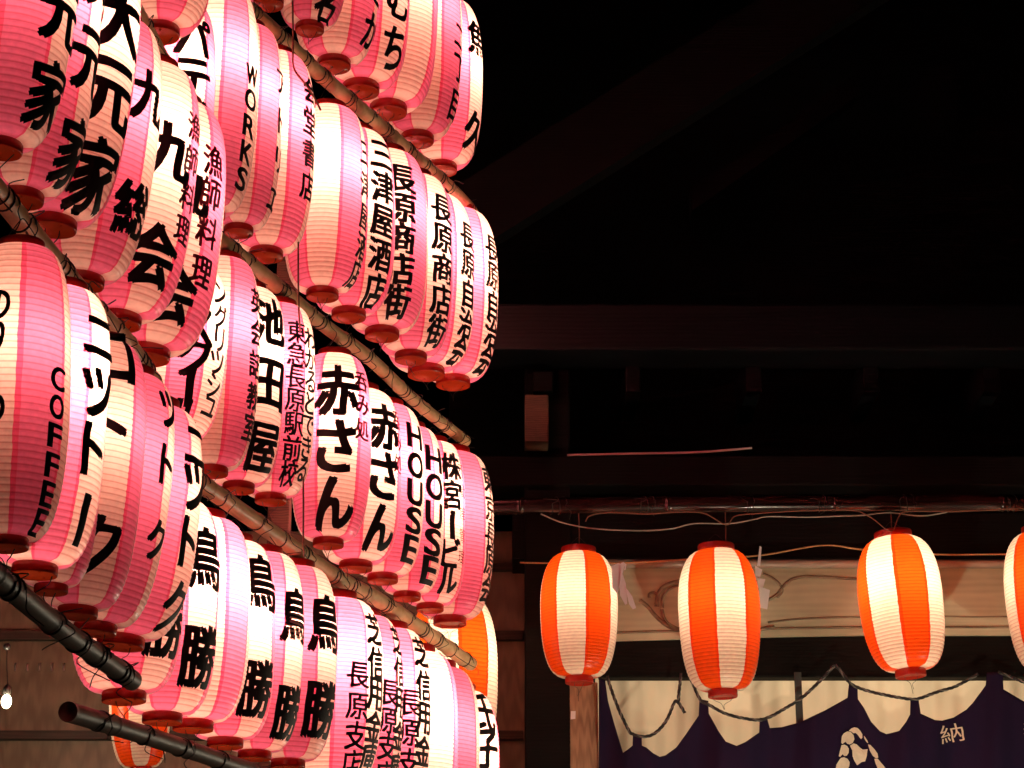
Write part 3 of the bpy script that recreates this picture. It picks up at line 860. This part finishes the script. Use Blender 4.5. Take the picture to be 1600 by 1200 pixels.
# upper structure, hardly lit
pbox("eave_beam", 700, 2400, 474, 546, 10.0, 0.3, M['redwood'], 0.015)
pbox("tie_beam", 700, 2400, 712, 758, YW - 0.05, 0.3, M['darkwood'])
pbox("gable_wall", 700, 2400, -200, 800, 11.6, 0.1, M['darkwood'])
pbox("bracket_block", 820, 857, 616, 690, YW - 0.18, 0.3, M['block'], 0.008)
pbox("bracket_arm", 833, 864, 580, 612, YW - 0.16, 0.3, M['darkwood'], 0.008)
def sloped(name, p0, p1, hpx, Y, depth, mat):
    bm = bmesh.new()
    a0 = P(p0[0], p0[1], Y); a1 = P(p1[0], p1[1], Y)
    up = Vector((0, 0, hpx * scale_at(300, Y)))
    v = [a0, a1, a1 + up, a0 + up]
    f = [bm.verts.new(q) for q in v]; g = [bm.verts.new(q + Vector((0, depth, 0))) for q in v]
    bm.faces.new(f); bm.faces.new(g[::-1])
    for i in range(4): bm.faces.new((f[i], g[i], g[(i + 1) % 4], f[(i + 1) % 4]))
    bmesh.ops.recalc_face_normals(bm, faces=bm.faces[:])
    return hpart(name, bm, mat)
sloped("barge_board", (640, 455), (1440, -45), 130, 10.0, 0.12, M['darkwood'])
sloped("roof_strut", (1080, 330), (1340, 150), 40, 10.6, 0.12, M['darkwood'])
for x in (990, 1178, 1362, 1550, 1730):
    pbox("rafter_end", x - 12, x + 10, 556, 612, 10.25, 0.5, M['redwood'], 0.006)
# small wall notices on the lit post
bm = bmesh.new(); extrude_poly(bm, [P(891.5, 1124, YW - 0.026), P(899, 1123, YW - 0.026), P(899.5, 1111, YW - 0.026), P(892, 1111, YW - 0.026)], 0.002)
hpart("paper_slip", bm, M['white'])

# bamboo pole the orange lanterns hang from, and its wires
bamboo("dark red bamboo pole across the hall front above the orange lanterns", [(690, 792), (900, 790), (1200, 787), (1500, 786), (1750, 786), (2300, 786)], 9.95, (13, 13), M['lacquer'], 6, 12, 0.0, group=None)
def wire(label, pts, r=0.003, mat='cord', Y=9.95):
    bm = bmesh.new()
    tube(bm, spline([P(x, y, Y) for x, y in pts], 8), r, 6)
    o = mesh_obj("wire", bm, M[mat]); return tag(o, label, "wire")
wire("pale electric wire sagging under the dark pole between the first two orange lanterns", [(845, 803), (880, 817), (930, 826), (1000, 829), (1050, 826), (1085, 818), (1140, 818), (1180, 811), (1200, 807), (1260, 808), (1320, 806), (1348, 805), (1390, 801), (1440, 806), (1480, 800)], 0.0035, 'moulding', 9.88)
wire("brown wire along the underside of the dark pole", [(915, 815), (922, 806), (950, 801), (1010, 803), (1060, 800), (1100, 802), (1135, 820), (1150, 806), (1200, 801), (1260, 798), (1330, 797), (1360, 808), (1392, 830), (1405, 806), (1420, 799), (1500, 799), (1600, 794)], 0.003, 'cord', 9.86)
for lab, x, y in (("red wire holding the upright orange lantern", 905, 856), ("red wire holding the orange lantern before the carved swirl", 1134, 856), ("brown wire holding the tilted orange lantern", 1393, 832)):
    wire(lab, [(x - 1, 800), (x, (800 + y) / 2), (x, y)], 0.003, 'cord', 9.95)
# white rod standing in for a streak of light under the eaves
bm = bmesh.new(); tube(bm, spline([P(886, 711, 10.05), P(1000, 708.5, 10.05), P(1090, 706.5, 10.05), P(1175, 700, 10.05)], 8), 0.0055, 10)
tag(mesh_obj("light_streak", bm, M['white']), "thin white rod drawn as a streak of light under the eaves", "light_streak")

# straw cord with paper streamers
bm = bmesh.new()
tube(bm, spline([P(x, y, 10.12) for x, y in [(812, 879), (880, 880), (985, 879), (1075, 874), (1185, 868), (1285, 852), (1350, 859), (1460, 866), (1560, 866), (1760, 866), (2300, 862)]], 8), 0.0045, 6)
tag(mesh_obj("straw_cord", bm, M['straw']), "thin straw cord strung along the carved beam behind the orange lanterns", "cord")
def shide(label, quads, YS=10.10):
    bm = bmesh.new()
    for i, q in enumerate(quads):
        extrude_poly(bm, [P(x, y, YS - 0.006 * i) for x, y in q], 0.003)
    bmesh.ops.recalc_face_normals(bm, faces=bm.faces[:])
    tag(mesh_obj("paper_streamer", bm, M['white'], smooth=False), label, "paper streamer", "white folded paper streamers on the straw cord")
shide("white folded paper streamer right of the upright orange lantern", [
    [(956, 884), (966, 880), (976, 882), (974, 892), (966, 924), (963, 926), (957, 918)],
    [(970, 886), (974, 900), (978, 912), (980, 943), (977, 945), (969, 930), (968, 915)],
    [(977, 918), (981, 922), (988, 932), (994, 950), (989, 952), (983, 944)],
    [(970, 880), (974, 878), (979, 882), (978, 890), (975, 891), (976, 885)]], 9.76)
shide("white zigzag paper streamer at the right side of the second orange lantern", [
    [(1187, 853), (1190, 855), (1188, 884), (1183, 884)],
    [(1180, 884), (1191, 890), (1187, 905), (1180, 906)],
    [(1183, 903), (1196, 905), (1192, 919), (1184, 918)],
    [(1186, 916), (1203, 922), (1199, 952), (1187, 949)]])

# ------------------------------------------------------------------ curtain, rope, crest
YC = YW - 0.06
edge = [(936, 1060), (945.5, 1062), (950, 1095), (961, 1136), (968, 1160), (973, 1176.5), (981, 1171), (988.5, 1165), (989, 1147), (1002.5, 1148), (1003, 1165), (1010, 1168), (1020.7, 1177), (1031, 1182.5), (1040.7, 1180), (1056.7, 1168), (1074, 1144), (1092, 1118), (1093, 1092), (1106.5, 1095), (1107, 1114.7), (1122, 1141.7), (1134, 1158.6), (1151, 1165.4), (1164.5, 1159.5), (1187, 1144.5), (1187.5, 1121.5), (1198.5, 1122), (1203, 1137.5), (1222, 1136), (1244, 1130), (1255.6, 1125.7), (1289.4, 1109.7), (1324.8, 1090), (1327, 1069), (1340, 1073), (1340.5, 1092.5), (1350, 1106), (1361, 1127.5), (1375, 1142.5), (1385, 1147), (1405, 1142), (1416, 1127.5), (1422.5, 1116), (1423, 1090.6), (1435, 1091), (1438.7, 1115), (1461, 1125), (1472.5, 1126), (1490, 1121), (1510, 1108.7), (1520, 1098.7), (1540, 1071), (1542, 1050), (1567, 1050), (1568, 1077), (1600, 1096), (1620, 1110), (1640, 1112), (1660, 1108), (1690, 1090), (1720, 1070), (1742, 1050), (1767, 1050), (1768, 1080), (1830, 1118), (1900, 1122), (1960, 1080), (1990, 1052), (2060, 1100), (2150, 1125), (2240, 1090), (2300, 1060)]
def cfold(x, y):
    return 0.034 * math.sin(x * 0.045 + 0.004 * (y - 1100)) * min(1, max(0, (y - 1060) / 120)) + 0.008 * math.sin(x * 0.13)
bm = bmesh.new()
colsv = []
xs = []
for (x0, y0), (x1, y1) in zip(edge[:-1], edge[1:]):
    k = max(1, int((x1 - x0) / 4))
    for i in range(k): xs.append((x0 + (x1 - x0) * i / k, y0 + (y1 - y0) * i / k))
xs.append(edge[-1])
for x, yt in xs:
    c = []
    for j in range(16):
        t = (j / 15) ** 1.4
        y = yt + (1330 - yt) * t
        c.append(bm.verts.new(P(x, y, YC - cfold(x, y))))
    colsv.append(c)
for a, b in zip(colsv[:-1], colsv[1:]):
    for j in range(15):
        bm.faces.new((a[j + 1], b[j + 1], b[j], a[j]))
curtain = empty("entrance_curtain", P(1340, 1330, YC), "dark indigo curtain with pale rice sheaf crest hung by tabs across the entrance", "curtain")
cl = mesh_obj("cloth", bm, M['navy']); local(cl, curtain)
sm = cl.modifiers.new("thickness", 'SOLIDIFY'); sm.thickness = 0.004
def crest_poly(bm, pts, dY=0.012):
    extrude_poly(bm, [P(x, y, YC - cfold(x, y) - dY) for x, y in pts], 0.003)
def zp(lst, ox, oy, s): return [(ox + a / s, oy + b / s) for a, b in lst]
bm = bmesh.new()
Z3 = lambda l: zp(l, 1280, 1050, 8.0)
for poly in ([(370, 735), (400, 705), (440, 690), (480, 700), (515, 735), (540, 780), (540, 820), (525, 838), (505, 815), (480, 780), (455, 760), (430, 765), (405, 745)],
             [(285, 800), (310, 765), (350, 742), (395, 750), (430, 790), (440, 840), (420, 885), (385, 905), (350, 895), (330, 870), (290, 900), (275, 880)],
             [(280, 915), (315, 908), (350, 925), (372, 960), (368, 1010), (345, 1045), (315, 1050), (295, 1025), (262, 1060), (245, 1050), (262, 980)],
             [(270, 1075), (310, 1065), (355, 1085), (382, 1130), (375, 1180), (345, 1230), (300, 1260), (240, 1260), (205, 1230), (215, 1160), (245, 1110)],
             [(385, 920), (430, 892), (470, 905), (510, 945), (545, 970), (605, 965), (595, 1050), (575, 1115), (530, 1125), (475, 1165), (440, 1110), (418, 1050), (415, 980)],
             [(560, 795), (575, 815), (605, 860), (612, 890), (590, 870), (565, 830)],
             [(612, 905), (640, 912), (690, 965), (730, 1020), (738, 1070), (710, 1078), (670, 1045), (635, 985)],
             [(690, 1085), (730, 1082), (770, 1130), (830, 1200), (850, 1240), (790, 1250), (730, 1200), (705, 1140)]):
    crest_poly(bm, Z3(poly))
bmesh.ops.recalc_face_normals(bm, faces=bm.faces[:])
cr_ = mesh_obj("crest", bm, M['crest'], smooth=False); local(cr_, curtain)
bm = bmesh.new()
for ch, cx, cy, hh, rot in (("納", 1487, 1146, 38, -0.18), ("奉", 1617, 1139, 38, -0.1)):
    vs, fs = glyph(ch, 0.045)
    nv = []
    for gx, gy in vs:
        x = cx + (gx * math.cos(rot) + gy * math.sin(rot)) * hh; y = cy - (gy * math.cos(rot) - gx * math.sin(rot)) * hh * 0.75
        nv.append(bm.verts.new(P(x, y, YC - cfold(x, y) - 0.012)))
    for f in fs:
        try: bm.faces.new([nv[i] for i in f])
        except ValueError: pass
wr = mesh_obj("writing", bm, M['crest'], smooth=False); local(wr, curtain)
# twisted ropes
def rope(label, pts, rpx=2.4):
    Y = YC - 0.03
    line = spline([P(x, y, Y) for x, y in pts], 10)
    dense = []
    for a, b in zip(line[:-1], line[1:]):
        k = max(1, int((b - a).length / 0.006))
        for i in range(k): dense.append(a.lerp(b, i / k))
    dense.append(line[-1])
    r = rpx * scale_at(1100, Y)
    bm = bmesh.new()
    for st in range(3):
        q = []; d = 0
        for i, p in enumerate(dense):
            t = (dense[min(i + 1, len(dense) - 1)] - dense[max(i - 1, 0)]).normalized()
            a = t.cross(Vector((0, 1, 0))).normalized(); b = t.cross(a)
            if i: d += (dense[i] - dense[i - 1]).length
            th = d / 0.075 * math.tau + st * math.tau / 3
            q.append(p + (a * math.cos(th) + b * math.sin(th)) * r * 0.55)
        tube(bm, q, r * 0.62, 6, mat=1 if st == 2 else 0)
    o = mesh_obj("rope", bm, [M['rope_b'], M['rope_w']])
    return tag(o, label, "rope", "twisted ropes the curtain hangs from")
rope("black twisted rope in the leftmost deep swag, knotted at its right end", [(949, 1056), (951, 1065), (966, 1106.7), (983, 1142), (990, 1147.5), (1002.7, 1151), (1016.7, 1149), (1030, 1140), (1043, 1122.7), (1053, 1099), (1058, 1096), (1064, 1104), (1070, 1114)])
rope("short black rope hanging down to the knot between two swags", [(1064, 1052), (1063, 1064), (1061, 1082), (1060, 1096)])
rope("black twisted rope in the wide shallow swag below the second orange lantern", [(1076, 1052), (1080.7, 1064), (1094, 1093), (1107, 1101), (1137.5, 1116.4), (1181, 1125), (1201.6, 1120.6), (1222, 1109.7), (1254, 1089.4), (1287.7, 1057.4), (1298, 1046), (1304.5, 1039)])
rope("black twisted rope in the swag below the tilted orange lantern", [(1304.5, 1039), (1314, 1049), (1326, 1065), (1340, 1074), (1367.5, 1082.5), (1405, 1090), (1424, 1092.5), (1437.5, 1091), (1465, 1081), (1490, 1073.7), (1515, 1061), (1528, 1053)])
rope("black twisted rope at the right edge", [(1560, 1050), (1600, 1066), (1640, 1082), (1690, 1070), (1740, 1050)])
bm = bmesh.new()
a = P(1244.5, 1135, YC + 0.03); b = P(1252, 1050, YC + 0.03)
box(bm, a.x, b.x, YC + 0.03, YC + 0.042, a.z, b.z, 0.002)
tag(mesh_obj("strap", bm, simple_mat("dark_green_strap", (0.035, 0.045, 0.045), 0.6), smooth=False), "dark vertical strap crossing the wide swag behind its rope", "strap")

# ------------------------------------------------------------------ string of bare bulbs, one in view at lower left
def bare_bulb(x, y, Y, power, label):
    bp = P(x, y, Y)
    mpp = scale_at(1096, Y)
    lamp = empty("hanging_bulb", bp - Vector((0, 0, 12 * mpp)), label, "light bulb", "bare bulbs strung along the hall front")
    bm = bmesh.new(); bmesh.ops.create_uvsphere(bm, u_segments=20, v_segments=14, radius=8.0 * mpp, matrix=Matrix.Translation(bp) @ Matrix.Diagonal((1, 1, 1.4, 1)))
    local(mesh_obj("bulb", bm, M['bulb']), lamp)
    bm = bmesh.new()
    pr = [(0.0, 0), (5, 0), (6.5, 3), (6.5, 10), (5, 14), (2, 17), (0, 17)]
    lathe(bm, [(r * mpp, z * mpp) for r, z in pr], 16)
    bmesh.ops.translate(bm, verts=bm.verts[:], vec=bp + Vector((0, 0, 10 * mpp)))
    local(mesh_obj("socket", bm, M['black']), lamp)
    top = P(x + 1, y - 86, Y)
    bm = bmesh.new(); tube(bm, [bp + Vector((0, 0, 26 * mpp)), bp.lerp(top, 0.6), top], 0.0022, 6)
    bmesh.ops.create_uvsphere(bm, u_segments=12, v_segments=8, radius=6 * mpp, matrix=Matrix.Translation(top))
    local(mesh_obj("hanging_cord", bm, M['black']), lamp)
    ld = bpy.data.lights.new("bulb_light", 'POINT'); ld.energy = power; ld.color = (1, 0.84, 0.60); ld.shadow_soft_size = 0.035
    lo = bpy.data.objects.new("bulb_light", ld); link(lo); lo.location = bp; local(lo, lamp)
BULBS = 95.0
bare_bulb(10, 1096, 9.6, 30.0, "bare lit bulb on a thin cord in a black socket, lower left corner")
bare_bulb(1330, 1500, 8.9, BULBS * 1.5, "bare lit bulb of the same string, below the frame before the curtain")
bare_bulb(2100, 1500, 8.9, BULBS * 1.2, "bare lit bulb of the same string, beyond the right edge")

# ------------------------------------------------------------------ ground
bm = bmesh.new()
S = 60
for i in range(-6, 7):
    pass
v = [bm.verts.new((x, y, 0)) for x, y in ((-S, -S), (S, -S), (S, S), (-S, S))]
bm.faces.new(v)
g = mesh_obj("ground", bm, M['ground'], smooth=False); g['kind'] = 'structure'
